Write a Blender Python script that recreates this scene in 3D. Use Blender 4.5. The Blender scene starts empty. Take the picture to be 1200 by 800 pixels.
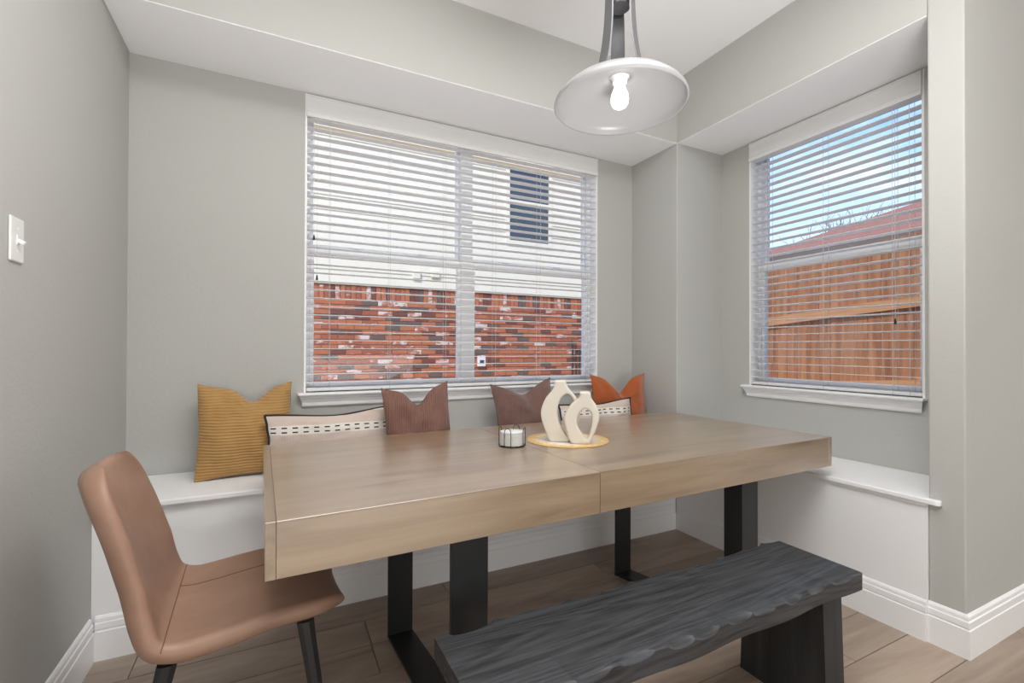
import bpy, bmesh, math, random
from mathutils import Vector, Matrix, noise, geometry
random.seed(7)
PI = math.pi
scn = bpy.context.scene
COL = scn.collection

# ------------------------------------------------------------------ camera
yaw, pitch, roll = 0.464, 0.007, -0.003
Az = Matrix(((math.cos(yaw), -math.sin(yaw), 0), (math.sin(yaw), math.cos(yaw), 0), (0, 0, 1)))
Bp = Matrix(((1, 0, 0), (0, math.cos(pitch), math.sin(pitch)), (0, -math.sin(pitch), math.cos(pitch))))
Dr = Matrix(((math.cos(roll), 0, -math.sin(roll)), (0, 1, 0), (math.sin(roll), 0, math.cos(roll))))
RM = Dr @ Bp @ Az
cam_data = bpy.data.cameras.new('camera')
cam = bpy.data.objects.new('camera', cam_data)
COL.objects.link(cam)
right, fwd, up = RM[0], RM[1], RM[2]
R3 = Matrix((right, up, -fwd)).transposed()
cam.matrix_world = Matrix.Translation((0.617, -2.72, 1.17)) @ R3.to_4x4()
cam_data.sensor_width = 36.0
cam_data.sensor_fit = 'HORIZONTAL'
cam_data.lens = 550.3 / 1200 * 36
cam_data.shift_y = 4.84 / 1200
cam_data.clip_start = 0.02
scn.camera = cam

# ------------------------------------------------------------------ view
scn.view_settings.view_transform = 'Standard'
scn.view_settings.look = 'None'
scn.view_settings.gamma = 1.0
scn.view_settings.exposure = 0.1
scn.view_settings.use_curve_mapping = False

# ------------------------------------------------------------------ world: blue sky with thin cloud
world = bpy.data.worlds.new('sky')
scn.world = world
world.use_nodes = True
nt = world.node_tree
nt.nodes.clear()
def wn(t, **k):
    n = nt.nodes.new(t)
    for a, b in k.items(): setattr(n, a, b)
    return n
w_out = wn('ShaderNodeOutputWorld')
w_bg = wn('ShaderNodeBackground')
w_tc = wn('ShaderNodeTexCoord')
w_sep = wn('ShaderNodeSeparateXYZ')
w_ramp = wn('ShaderNodeValToRGB')
cr = w_ramp.color_ramp
cr.elements[0].position = 0.0; cr.elements[0].color = (0.86, 0.93, 1.0, 1)
cr.elements[1].position = 0.75; cr.elements[1].color = (0.12, 0.30, 0.80, 1)
e = cr.elements.new(0.20); e.color = (0.56, 0.77, 1.0, 1)
e = cr.elements.new(0.40); e.color = (0.20, 0.46, 1.0, 1)
w_map = wn('ShaderNodeMapping'); w_map.inputs['Scale'].default_value = (1.2, 1.2, 4.0)
w_noise = wn('ShaderNodeTexNoise'); w_noise.inputs['Scale'].default_value = 2.2; w_noise.inputs['Detail'].default_value = 6; w_noise.inputs['Roughness'].default_value = 0.6
w_cr = wn('ShaderNodeValToRGB')
w_cr.color_ramp.elements[0].position = 0.50; w_cr.color_ramp.elements[0].color = (0, 0, 0, 1)
w_cr.color_ramp.elements[1].position = 0.72; w_cr.color_ramp.elements[1].color = (0.8, 0.8, 0.8, 1)
w_mix = wn('ShaderNodeMixRGB'); w_mix.inputs['Color2'].default_value = (0.92, 0.95, 1.0, 1)
L = nt.links.new
L(w_tc.outputs['Generated'], w_sep.inputs[0])
L(w_sep.outputs['Z'], w_ramp.inputs[0])
L(w_tc.outputs['Generated'], w_map.inputs[0]); L(w_map.outputs[0], w_noise.inputs['Vector'])
L(w_noise.outputs[0], w_cr.inputs[0]); L(w_cr.outputs[0], w_mix.inputs['Fac'])
L(w_ramp.outputs[0], w_mix.inputs['Color1']); L(w_mix.outputs[0], w_bg.inputs['Color'])
w_bg.inputs['Strength'].default_value = 1.45
L(w_bg.outputs[0], w_out.inputs[0])

# ------------------------------------------------------------------ sun and unseen fill lights added to the room
def lamp(name, kind, loc, energy, aim=None, size=None, size_y=None, color=(1, 1, 1)):
    d = bpy.data.lights.new(name, kind)
    o = bpy.data.objects.new(name, d)
    COL.objects.link(o)
    o.location = loc
    d.energy = energy
    d.color = color
    if kind == 'AREA':
        d.shape = 'RECTANGLE'; d.size = size; d.size_y = size_y or size
    if aim is not None:
        o.rotation_euler = (Vector(aim) - Vector(loc)).to_track_quat('-Z', 'Y').to_euler()
    return o
sun = lamp('sun', 'SUN', (0, -8, 12), 3.5, aim=(7.0, -0.5, 0), color=(1.0, 0.95, 0.88))
sun.data.angle = 0.02
WHITE = (1.0, 0.992, 0.98)
lamp('overhead_fill', 'AREA', (1.3, -2.15, 2.93), 41, aim=(1.3, -2.15, 0), size=1.9, size_y=1.2, color=WHITE)  # unseen overhead panel added to brighten left wall, table and floor
up_l = lamp('upward_fill', 'AREA', (1.1, -3.1, 0.40), 48, aim=(1.1, -2.9, 3.0), size=0.9, size_y=0.9, color=WHITE)  # added upward fill behind the camera, brightens ceiling and soffits
up_l.data.spread = math.radians(130)
lamp('side_fill', 'AREA', (5.5, -3.3, 1.25), 20, aim=(0, -3.2, 1.1), size=1.8, size_y=2.2, color=WHITE)  # unseen fill added at the right to brighten the left wall
lamp('low_rear_fill', 'AREA', (1.5, -5.85, 0.55), 38, aim=(1.5, 0, 0.3), size=2.8, size_y=1.0, color=WHITE)  # low unseen fill added behind the camera for the space under the table

# ------------------------------------------------------------------ mesh helpers
class MB:
    def __init__(s): s.bm = bmesh.new(); s.mi = 0
    def _f(s, vs):
        try:
            f = s.bm.faces.new(vs); f.material_index = s.mi; return f
        except ValueError: return None
    def box(s, x0, x1, y0, y1, z0, z1, bev=0.0, seg=2, mtx=None):
        co = [(x0, y0, z0), (x1, y0, z0), (x1, y1, z0), (x0, y1, z0), (x0, y0, z1), (x1, y0, z1), (x1, y1, z1), (x0, y1, z1)]
        tmp = bmesh.new()
        v = [tmp.verts.new(c) for c in co]
        for q in ((0, 3, 2, 1), (4, 5, 6, 7), (0, 1, 5, 4), (1, 2, 6, 5), (2, 3, 7, 6), (3, 0, 4, 7)):
            tmp.faces.new([v[i] for i in q])
        if bev > 0:
            bmesh.ops.bevel(tmp, geom=list(tmp.edges), offset=bev, segments=seg, affect='EDGES', profile=0.5)
        s._merge(tmp, mtx); return s
    def _merge(s, tmp, mtx=None):
        if mtx is not None: bmesh.ops.transform(tmp, matrix=mtx, verts=tmp.verts)
        m = {}
        for v in tmp.verts: m[v] = s.bm.verts.new(v.co)
        for f in tmp.faces: s._f([m[v] for v in f.verts])
        tmp.free()
    def prism(s, poly, z0, z1, bev=0.0, axis='z', mtx=None, seg=2):
        tmp = bmesh.new()
        def P(a, b, c): return (a, b, c) if axis == 'z' else ((a, c, b) if axis == 'y' else (c, a, b))
        lo = [tmp.verts.new(P(x, y, z0)) for x, y in poly]; hi = [tmp.verts.new(P(x, y, z1)) for x, y in poly]
        n = len(poly)
        tmp.faces.new(lo[::-1]); tmp.faces.new(hi)
        for i in range(n): tmp.faces.new((lo[i], lo[(i + 1) % n], hi[(i + 1) % n], hi[i]))
        bmesh.ops.recalc_face_normals(tmp, faces=tmp.faces)
        if bev > 0: bmesh.ops.bevel(tmp, geom=list(tmp.edges), offset=bev, segments=seg, affect='EDGES', profile=0.5)
        s._merge(tmp, mtx); return s
    def loft(s, rings, closed=True, cap=True, loop=False):
        R = [[s.bm.verts.new(p) for p in r] for r in rings]
        n = len(R[0]); m = len(R)
        for i in range(m if loop else m - 1):
            a, b = R[i], R[(i + 1) % m]
            for j in range(n if closed else n - 1):
                k = (j + 1) % n
                s._f((a[j], a[k], b[k], b[j]))
        if cap and closed and not loop:
            s._f(R[0][::-1]); s._f(R[-1])
        return s
    def tube(s, pts, r, n=8, loop=False, sx=1.0):
        pts = [Vector(p) for p in pts]; m = len(pts)
        rr = r if isinstance(r, (list, tuple)) else [r] * m
        rings = []; prev = None
        for i, p in enumerate(pts):
            a = pts[(i - 1) % m] if (loop or i > 0) else p
            b = pts[(i + 1) % m] if (loop or i < m - 1) else p
            t = (b - a).normalized()
            if prev is None:
                u = t.orthogonal().normalized()
            else:
                u = (prev - t * prev.dot(t))
                u = u.normalized() if u.length > 1e-6 else t.orthogonal().normalized()
            prev = u; w = t.cross(u)
            rings.append([p + (u * math.cos(2 * PI * k / n) * sx + w * math.sin(2 * PI * k / n)) * rr[i] for k in range(n)])
        return s.loft(rings, loop=loop)
    def lathe(s, prof, n=32, c=(0, 0, 0), cap=True):
        rings = [[(c[0] + r * math.cos(2 * PI * k / n), c[1] + r * math.sin(2 * PI * k / n), c[2] + z) for k in range(n)] for r, z in prof]
        return s.loft(rings, cap=cap)
    def path(s, pts, prof, side=1, ends=True):
        """moulding: profile (d, z) carried along a plan polyline, offset to one side and mitred"""
        P = [Vector((p[0], p[1])) for p in pts]; rings = []
        for i, p in enumerate(P):
            ns = []
            for a, b in ((i - 1, i), (i, i + 1)):
                if 0 <= a and b < len(P):
                    d = (P[b] - P[a]).normalized(); ns.append(Vector((-d.y, d.x)) * side)
            if len(ns) == 2:
                m = (ns[0] + ns[1]); m = m / max(1e-6, m.dot(ns[0]))
            else: m = ns[0]
            rings.append([(p.x + m.x * d, p.y + m.y * d, z) for d, z in prof])
        s.loft(rings, cap=ends)
        bmesh.ops.recalc_face_normals(s.bm, faces=s.bm.faces); return s
    def mesh(s, name, mats, smooth=False):
        me = bpy.data.meshes.new(name)
        bmesh.ops.recalc_face_normals(s.bm, faces=s.bm.faces)
        s.bm.to_mesh(me); s.bm.free()
        for m in (mats if isinstance(mats, (list, tuple)) else [mats]): me.materials.append(m)
        if smooth:
            for p in me.polygons: p.use_smooth = True
        return me
    def build(s, name, mats, parent=None, smooth=False, loc=None, auto=None):
        o = link(name, s.mesh(name, mats, smooth or auto is not None), parent, loc)
        if auto is not None: o.data.set_sharp_from_angle(angle=math.radians(auto))
        return o
def link(name, me, parent=None, loc=None):
    o = bpy.data.objects.new(name, me); COL.objects.link(o)
    if parent is not None: o.parent = parent
    if loc is not None: o.location = loc
    return o
def tag(o, label=None, cat=None, group=None, kind=None):
    if label: o['label'] = label
    if cat: o['category'] = cat
    if group: o['group'] = group
    if kind: o['kind'] = kind
    return o
def thing(name, label, cat, loc=(0, 0, 0), rz=0.0, group=None, kind=None):
    o = bpy.data.objects.new(name, None); COL.objects.link(o)
    o.empty_display_size = 0.1
    o.location = loc; o.rotation_euler = (0, 0, rz)
    return tag(o, label, cat, group, kind)
def copy_tree(o, parent=None):
    c = o.copy(); COL.objects.link(c)
    if parent is not None: c.parent = parent
    for ch in o.children: copy_tree(ch, c)
    return c
def catmull(pts, per=6, loop=False):
    out = []; n = len(pts); P = [Vector(p) for p in pts]
    rng = range(n if loop else n - 1)
    for i in rng:
        p0 = P[(i - 1) % n] if loop or i > 0 else P[i]
        p1 = P[i]; p2 = P[(i + 1) % n]
        p3 = P[(i + 2) % n] if loop or i + 2 < n else p2
        for k in range(per):
            t = k / per
            out.append(0.5 * ((2 * p1) + (p2 - p0) * t + (2 * p0 - 5 * p1 + 4 * p2 - p3) * t * t + (3 * p1 - p0 - 3 * p2 + p3) * t ** 3))
    if not loop: out.append(P[-1])
    return out

# ------------------------------------------------------------------ materials
def srgb(r, g, b):
    def f(c):
        c /= 255.0
        return c / 12.92 if c <= 0.04045 else ((c + 0.055) / 1.055) ** 2.4
    return (f(r), f(g), f(b), 1.0)
class Mat:
    def __init__(s, name, col=(0.8, 0.8, 0.8, 1), rough=0.5, **k):
        s.m = bpy.data.materials.new(name); s.m.use_nodes = True
        s.t = s.m.node_tree; s.b = s.t.nodes['Principled BSDF']
        s.b.inputs['Base Color'].default_value = col
        s.b.inputs['Roughness'].default_value = rough
        for a, v in k.items(): s.b.inputs[a.replace('_', ' ')].default_value = v
        s._tc = None
    def n(s, typ, **k):
        n = s.t.nodes.new(typ)
        for a, v in k.items(): setattr(n, a, v)
        return n
    def l(s, a, b): s.t.links.new(a, b)
    def coord(s, scale=(1, 1, 1), rot=(0, 0, 0), rnd=0.0, kind='Object'):
        tc = s.n('ShaderNodeTexCoord'); mp = s.n('ShaderNodeMapping')
        mp.inputs['Scale'].default_value = scale; mp.inputs['Rotation'].default_value = rot
        if rnd:
            oi = s.n('ShaderNodeObjectInfo'); mu = s.n('ShaderNodeVectorMath', operation='SCALE')
            cb = s.n('ShaderNodeCombineXYZ')
            s.l(oi.outputs['Random'], cb.inputs[0]); s.l(oi.outputs['Random'], cb.inputs[1]); s.l(oi.outputs['Random'], cb.inputs[2])
            s.l(cb.outputs[0], mu.inputs[0]); mu.inputs['Scale'].default_value = rnd
            ad = s.n('ShaderNodeVectorMath', operation='ADD')
            s.l(tc.outputs[kind], ad.inputs[0]); s.l(mu.outputs[0], ad.inputs[1]); s.l(ad.outputs[0], mp.inputs[0])
        else: s.l(tc.outputs[kind], mp.inputs[0])
        return mp.outputs[0]
    def noise(s, vec, scale=5, detail=4, rough=0.55, dist=0.0):
        n = s.n('ShaderNodeTexNoise'); s.l(vec, n.inputs['Vector'])
        n.inputs['Scale'].default_value = scale; n.inputs['Detail'].default_value = detail
        n.inputs['Roughness'].default_value = rough; n.inputs['Distortion'].default_value = dist
        return n.outputs[0]
    def wave(s, vec, scale=5, dist=0.0, detail=2, dscale=1.0, dirn='X', prof='SIN'):
        n = s.n('ShaderNodeTexWave', bands_direction=dirn, wave_profile=prof); s.l(vec, n.inputs['Vector'])
        n.inputs['Scale'].default_value = scale; n.inputs['Distortion'].default_value = dist
        n.inputs['Detail'].default_value = detail; n.inputs['Detail Scale'].default_value = dscale
        return n.outputs['Fac']
    def ramp(s, fac, stops):
        r = s.n('ShaderNodeValToRGB'); s.l(fac, r.inputs[0]); c = r.color_ramp
        c.elements[0].position, c.elements[0].color = stops[0]
        c.elements[1].position, c.elements[1].color = stops[-1]
        for p, q in stops[1:-1]:
            e = c.elements.new(p); e.color = q
        return r.outputs[0]
    def mix(s, fac, a, b, mode='MIX'):
        m = s.n('ShaderNodeMixRGB', blend_type=mode)
        if isinstance(fac, (int, float)): m.inputs[0].default_value = fac
        else: s.l(fac, m.inputs[0])
        for i, v in ((1, a), (2, b)):
            if isinstance(v, tuple): m.inputs[i].default_value = v
            else: s.l(v, m.inputs[i])
        return m.outputs[0]
    def color(s, sock): s.l(sock, s.b.inputs['Base Color']); return s
    def rough(s, sock): s.l(sock, s.b.inputs['Roughness']); return s
    def bump(s, h, strength=0.2, dist=0.01):
        b = s.n('ShaderNodeBump'); b.inputs['Strength'].default_value = strength; b.inputs['Distance'].default_value = dist
        s.l(h, b.inputs['Height']); s.l(b.outputs[0], s.b.inputs['Normal']); return s
    def math(s, op, a, b=0.0):
        m = s.n('ShaderNodeMath', operation=op)
        for i, v in ((0, a), (1, b)):
            if isinstance(v, (int, float)): m.inputs[i].default_value = v
            else: s.l(v, m.inputs[i])
        return m.outputs[0]

def painted(name, col, rough=0.6, tex=0.0):
    m = Mat(name, col, rough)
    v = m.coord()
    m.color(m.mix(m.noise(v, 1.7, 2), tuple(c * 0.97 for c in col[:3]) + (1,), col))
    if tex: m.bump(m.noise(v, 60, 3), tex, 0.004)
    return m.m
M = {}
M['wall'] = painted('wall_paint', srgb(189, 189, 185), 0.75, 0.22)
M['ceiling'] = painted('ceiling_paint', srgb(244, 244, 245), 0.85, 0.12)
M['trim'] = painted('white_trim_paint', srgb(246, 246, 247), 0.38)
M['seatwhite'] = painted('white_seat_paint', srgb(246, 246, 247), 0.42)
def pvc():
    m = Mat('white_blind', srgb(250, 250, 250), 0.42); out = m.t.nodes['Material Output']
    tr = m.n('ShaderNodeBsdfTranslucent'); tr.inputs[0].default_value = srgb(248, 248, 246)
    mx = m.n('ShaderNodeMixShader'); mx.inputs[0].default_value = 0.25
    m.l(m.b.outputs[0], mx.inputs[1]); m.l(tr.outputs[0], mx.inputs[2]); m.l(mx.outputs[0], out.inputs[0]); return m.m
M['blind'] = pvc()
M['vinyl'] = painted('white_vinyl', srgb(249, 249, 250), 0.35)
M['plastic'] = painted('white_plastic', srgb(238, 238, 237), 0.3)
M['cord'] = painted('pale_cord', srgb(205, 205, 203), 0.8)
M['darkpipe'] = painted('dark_conduit', srgb(70, 66, 62), 0.9)  # plain dark colour of the conduit pipes
M['darktip'] = painted('dark_tassel', srgb(40, 38, 36), 0.5)

def wood(name, light, mid, dark, axis='X', rough=0.35, rnd=7.0, coat=0.0, sc=1.0, bump=0.06):
    m = Mat(name, mid, rough)
    s = {'X': (0.55, 7, 7), 'Y': (7, 0.55, 7), 'Z': (7, 7, 0.55)}[axis]
    v = m.coord(tuple(q * sc for q in s), rnd=rnd)
    n1 = m.noise(v, 2.2, 6, 0.6, 0.6)
    s2 = {'X': (1.3, 45, 45), 'Y': (45, 1.3, 45), 'Z': (45, 45, 1.3)}[axis]
    n2 = m.noise(m.coord(tuple(q * sc for q in s2), rnd=rnd), 2.0, 4, 0.6)
    c = m.ramp(n1, [(0.3, dark), (0.5, mid), (0.7, light)])
    c = m.mix(m.math('MULTIPLY', n2, 0.45), c, dark)
    m.color(c)
    m.bump(n2, bump, 0.003)
    if coat: m.b.inputs['Coat Weight'].default_value = coat; m.b.inputs['Coat Roughness'].default_value = 0.28; m.b.inputs['Coat IOR'].default_value = 2.3
    return m.m
M['oak'] = wood('oak_veneer', srgb(178, 154, 124), srgb(156, 131, 101), srgb(120, 95, 69), 'X', 0.30, coat=1.0)
M['oak_y'] = wood('oak_veneer_cross', srgb(178, 154, 124), srgb(156, 131, 101), srgb(120, 95, 69), 'Y', 0.30, coat=1.0)
def floor_mat():
    m = Mat('wood_look_tile', rough=0.42)
    v = m.coord((0.9, 6, 1), rnd=9.0)
    n1 = m.noise(v, 1.6, 6, 0.62, 0.8)
    oi = m.n('ShaderNodeObjectInfo')
    c = m.ramp(n1, [(0.28, srgb(140, 122, 108)), (0.5, srgb(168, 151, 136)), (0.74, srgb(190, 175, 160))])
    f = m.noise(m.coord((1.2, 60, 1), rnd=9.0), 1.5, 3)
    c = m.mix(m.math('MULTIPLY', f, 0.35), c, srgb(148, 130, 113))
    tone = m.ramp(oi.outputs['Random'], [(0.0, (0.86, 0.86, 0.87, 1)), (1.0, (1.08, 1.06, 1.04, 1))])
    m.color(m.mix(1.0, c, tone, 'MULTIPLY'))
    m.bump(n1, 0.06, 0.004)
    return m.m
M['plank'] = floor_mat()
M['grout'] = painted('grout', srgb(120, 107, 94), 0.9)
def black_bench():
    m = Mat('black_stained_wood', rough=0.46)
    n = m.noise(m.coord((0.34, 4.6, 4.6)), 1.5, 2, 0.45, 0.35)
    rings_ = m.math('MULTIPLY', m.math('ADD', m.math('SINE', m.math('MULTIPLY', n, 150.0)), 1.0), 0.5)
    n2 = m.noise(m.coord((1.4, 30, 30)), 2.2, 5, 0.65, 0.5)
    f = m.noise(m.coord((3.0, 120, 120)), 2, 3)
    h = m.math('ADD', m.math('MULTIPLY', rings_, 0.16), m.math('ADD', m.math('MULTIPLY', n2, 0.80), m.math('MULTIPLY', f, 0.36)))
    m.color(m.ramp(h, [(0.40, srgb(14, 14, 15)), (0.52, srgb(36, 37, 39)), (0.78, srgb(64, 66, 70))]))
    m.rough(m.ramp(h, [(0.3, (0.55, 0.55, 0.55, 1)), (0.9, (0.36, 0.36, 0.36, 1))]))
    m.bump(h, 0.30, 0.003)
    return m.m
M['bench'] = black_bench()
M['benchleg'] = wood('black_bench_leg', srgb(66, 66, 67), srgb(52, 52, 53), srgb(34, 34, 35), 'Z', 0.6, bump=0.1)
def black_metal():
    m = Mat('black_powder_metal', srgb(44, 45, 46), 0.36, Metallic=0.35)
    n = m.noise(m.coord(), 220, 2)
    m.color(m.mix(n, srgb(34, 34, 35), srgb(56, 57, 58))); m.bump(n, 0.12, 0.001)
    return m.m
M['metal'] = black_metal()
def leather():
    m = Mat('tan_leather', rough=0.45)
    v = m.coord()
    n = m.noise(v, 5, 5, 0.6); g = m.noise(v, 320, 2)
    m.color(m.ramp(n, [(0.3, srgb(146, 112, 94)), (0.55, srgb(158, 124, 105)), (0.75, srgb(169, 136, 118))]))
    m.bump(g, 0.08, 0.001)
    return m.m
M['leather'] = leather()
M['seam'] = painted('leather_seam', srgb(112, 80, 60), 0.7)
def corduroy(name, a, b, axis, freq=55):
    m = Mat(name, a, 0.8)
    m.b.inputs['Sheen Weight'].default_value = 0.35; m.b.inputs['Sheen Roughness'].default_value = 0.4
    v = m.coord()
    w = m.wave(v, freq, 1.2, 1, 0.6, axis)
    n = m.noise(v, 9, 4)
    c = m.mix(n, a, b)
    m.color(m.mix(m.math('MULTIPLY', m.math('SUBTRACT', 1.0, w), 0.30), c, tuple(q * 0.45 for q in a[:3]) + (1,)))
    m.bump(w, 0.55, 0.004)
    return m.m
M['mustard'] = corduroy('mustard_corduroy', srgb(172, 130, 74), srgb(196, 154, 94), 'Z', 24)
M['brown'] = corduroy('brown_corduroy', srgb(118, 82, 72), srgb(142, 104, 92), 'X', 30)
M['brown2'] = corduroy('taupe_brown_corduroy', srgb(112, 82, 74), srgb(136, 104, 96), 'X', 34)
M['rust'] = corduroy('rust_velvet', srgb(172, 84, 34), srgb(196, 104, 48), 'X', 60)
M['piping'] = painted('black_piping', srgb(28, 27, 28), 0.7)
def lumbar():
    m = Mat('striped_lumbar_fabric', rough=0.85)
    tc = m.n('ShaderNodeTexCoord'); sp = m.n('ShaderNodeSeparateXYZ'); m.l(tc.outputs['Object'], sp.inputs[0])
    x, z = sp.outputs[0], sp.outputs[2]
    def band(v, c, h): return m.math('LESS_THAN', m.math('ABSOLUTE', m.math('SUBTRACT', v, c)), h)
    per = 0.092
    zz = m.math('SUBTRACT', m.math('MODULO', m.math('ADD', z, 0.5 - 0.022), per), per / 2)
    cream = band(zz, 0.0, 0.020)
    dash_x = m.math('LESS_THAN', m.math('MODULO', m.math('ADD', x, 2.0), 0.046), 0.023)
    rows = m.math('MAXIMUM', band(zz, 0.0095, 0.0030), band(zz, -0.0095, 0.0030))
    dash = m.math('MULTIPLY', rows, dash_x)
    n = m.noise(m.coord(), 14, 4)
    wv = m.wave(m.coord(), 60, 3, 2, 1, 'X')
    base = m.mix(n, srgb(198, 180, 170), srgb(216, 200, 190))
    c = m.mix(cream, base, srgb(226, 220, 210)); c = m.mix(dash, c, srgb(36, 34, 36))
    m.color(c); m.bump(wv, 0.25, 0.003)
    return m.m
M['lumbar'] = lumbar()
M['vase'] = painted('cream_ceramic', srgb(222, 215, 202), 0.62)
def mat_woven():
    m = Mat('woven_mat', rough=0.8)
    tc = m.n('ShaderNodeTexCoord'); ln = m.n('ShaderNodeVectorMath', operation='LENGTH'); m.l(tc.outputs['Object'], ln.inputs[0])
    r = ln.outputs['Value']
    n = m.noise(m.coord(), 38, 4)
    rr = m.math('ADD', r, m.math('MULTIPLY', m.math('SUBTRACT', n, 0.5), 0.16))
    c = m.ramp(m.math('MULTIPLY', rr, 5.0), [(0.35, srgb(226, 220, 212)), (0.62, srgb(230, 222, 208)), (0.74, srgb(226, 192, 134)), (0.9, srgb(214, 176, 112))])
    m.color(c); m.bump(m.math('SINE', m.math('MULTIPLY', r, 900.0)), 0.3, 0.002)
    return m.m
M['mat'] = mat_woven()
M['coaster'] = painted('white_coaster', srgb(232, 232, 230), 0.6)
M['wire'] = painted('black_wire', srgb(28, 28, 28), 0.4)
def frosted():
    m = Mat('frosted_glass')
    t = m.t; out = t.nodes['Material Output']
    m.b.inputs['Base Color'].default_value = srgb(182, 182, 184); m.b.inputs['Roughness'].default_value = 0.25
    tr = m.n('ShaderNodeBsdfTranslucent'); tr.inputs[0].default_value = (0.5, 0.5, 0.5, 1)
    mx = m.n('ShaderNodeMixShader'); mx.inputs[0].default_value = 0.35
    m.l(m.b.outputs[0], mx.inputs[1]); m.l(tr.outputs[0], mx.inputs[2]); m.l(mx.outputs[0], out.inputs[0])
    return m.m
M['shade'] = frosted()
def emis(name, col, st):
    m = Mat(name, col, 0.4); m.b.inputs['Emission Color'].default_value = col; m.b.inputs['Emission Strength'].default_value = st; return m.m
M['bulb'] = emis('lit_bulb', (1, 0.97, 0.92, 1), 4.0)
def steel():
    m = Mat('brushed_grey_metal', srgb(120, 120, 122), 0.38, Metallic=0.8)
    m.bump(m.noise(m.coord((60, 60, 3)), 4, 3), 0.05, 0.001); return m.m
M['steel'] = steel()
def glass():
    m = Mat('window_glass'); t = m.t; out = t.nodes['Material Output']; t.nodes.remove(m.b)
    fr = m.n('ShaderNodeFresnel'); fr.inputs[0].default_value = 1.45
    tb = m.n('ShaderNodeBsdfTransparent'); tb.inputs[0].default_value = (0.985, 0.985, 0.98, 1)
    gb = m.n('ShaderNodeBsdfGlossy'); gb.inputs['Roughness'].default_value = 0.02
    ge = m.n('ShaderNodeNewGeometry'); fc = m.math('MULTIPLY', fr.outputs[0], m.math('SUBTRACT', 1.0, ge.outputs['Backfacing']))
    mx = m.n('ShaderNodeMixShader'); m.l(fc, mx.inputs[0]); m.l(tb.outputs[0], mx.inputs[1]); m.l(gb.outputs[0], mx.inputs[2])
    m.l(mx.outputs[0], out.inputs[0]); return m.m
M['glass'] = glass()
def brick(name, a, b, white):
    m = Mat(name, a, 0.9)
    v = m.coord(rnd=40.0)
    n = m.noise(v, 12, 4)
    c = m.mix(n, a, b)
    w = m.ramp(m.noise(m.coord((1, 1, 2.2), rnd=40.0), 7, 5, 0.7), [(0.62 - white, (0, 0, 0, 1)), (0.70 - white, (1, 1, 1, 1))])
    m.color(m.mix(w, c, srgb(222, 206, 196)))
    m.bump(m.noise(v, 40, 3), 0.4, 0.004)
    return m.m
BR = [brick('brick_orange_red', srgb(176, 102, 70), srgb(194, 122, 88), 0.0), brick('brick_red', srgb(156, 86, 62), srgb(174, 106, 80), 0.03),
      brick('brick_brown', srgb(112, 68, 58), srgb(134, 84, 70), -0.05), brick('brick_grey_brown', srgb(98, 82, 76), srgb(122, 104, 94), -0.08),
      brick('brick_whitewashed', srgb(176, 104, 76), srgb(192, 122, 94), 0.15)]
M['mortar'] = painted('mortar', srgb(168, 148, 136), 0.95)
M['siding'] = painted('white_siding', srgb(240, 232, 212), 0.6)
M['fascia'] = painted('tan_fascia', srgb(176, 156, 124), 0.7)
M['darkpane'] = Mat('dark_reflecting_pane', srgb(66, 76, 86), 0.08).m
def shingle(name, a, b):
    m = Mat(name, a, 0.9); n = m.noise(m.coord((3, 3, 9)), 5, 4)
    m.color(m.mix(n, a, b)); m.bump(n, 0.5, 0.02); return m.m
M['shingle'] = shingle('red_brown_shingle', srgb(140, 92, 74), srgb(172, 120, 100))
M['shingle_grey'] = shingle('brown_shingle', srgb(112, 98, 88), srgb(140, 124, 112))
M['cedar'] = wood('cedar_picket', srgb(206, 152, 108), srgb(178, 122, 82), srgb(134, 84, 56), 'Z', 0.75, bump=0.3)
M['cedar_rail'] = wood('cedar_rail', srgb(222, 172, 126), srgb(204, 152, 106), srgb(168, 116, 76), 'Y', 0.75, bump=0.3)
def yard_mat():
    m = Mat('pale_yard', rough=0.95); n = m.noise(m.coord(), 9, 5); m.color(m.mix(n, srgb(172, 166, 148), srgb(196, 190, 172))); return m.m  # unseen concrete side yard, colour lightened to bounce daylight up to the soffits
M['pale_yard'] = yard_mat()
M['bark'] = painted('bare_bark', srgb(160, 146, 144), 0.9)

# ------------------------------------------------------------------ dimensions
S = 2.53      # soffit
T = 2.955     # tray ceiling
B = 0.575     # window seat top
WX = 2.973    # plane of the right seat front, column and pier
A = 0.44      # depth of the back alcove
XR = 3.398    # right window wall
YE = -1.774   # end of the right alcove
YG = -1.89    # outside corner of the pier
X_FAR, Y_FAR = 5.6, -6.0

def struct(name, mb, mat, parent=None):
    o = mb.build(name, mat, parent)
    if parent is None: o['kind'] = 'structure'
    return o
W1 = (0.745, 2.657, 0.935, 2.528)   # left window opening x0 x1 z0 z1
W2 = (-1.592, -0.655, 0.94, 2.528)  # right window opening y0 y1 z0 z1
struct('wall_left', MB().box(-0.15, 0, Y_FAR - 0.15, 0.16, -0.02, 3.1), M['wall'])
m = MB()
m.box(0, W1[0], 0, 0.16, -0.02, 3.1); m.box(W1[1], WX + 0.0, 0, 0.16, -0.02, 3.1)
m.box(W1[0], W1[1], 0, 0.16, -0.02, W1[2]); m.box(W1[0], W1[1], 0, 0.16, W1[3], 3.1)
struct('wall_back', m, M['wall'])
struct('wall_corner', MB().box(WX, XR + 0.16, -A, 0.16, -0.02, 3.1, 0.006), M['wall'])
m = MB()
m.box(XR, XR + 0.16, W2[1], -A, -0.02, 3.1); m.box(XR, XR + 0.16, YG + 0.02, W2[0], -0.02, 3.1)
m.box(XR, XR + 0.16, W2[0], W2[1], -0.02, W2[2]); m.box(XR, XR + 0.16, W2[0], W2[1], W2[3], 3.1)
struct('wall_right', m, M['wall'])
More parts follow.
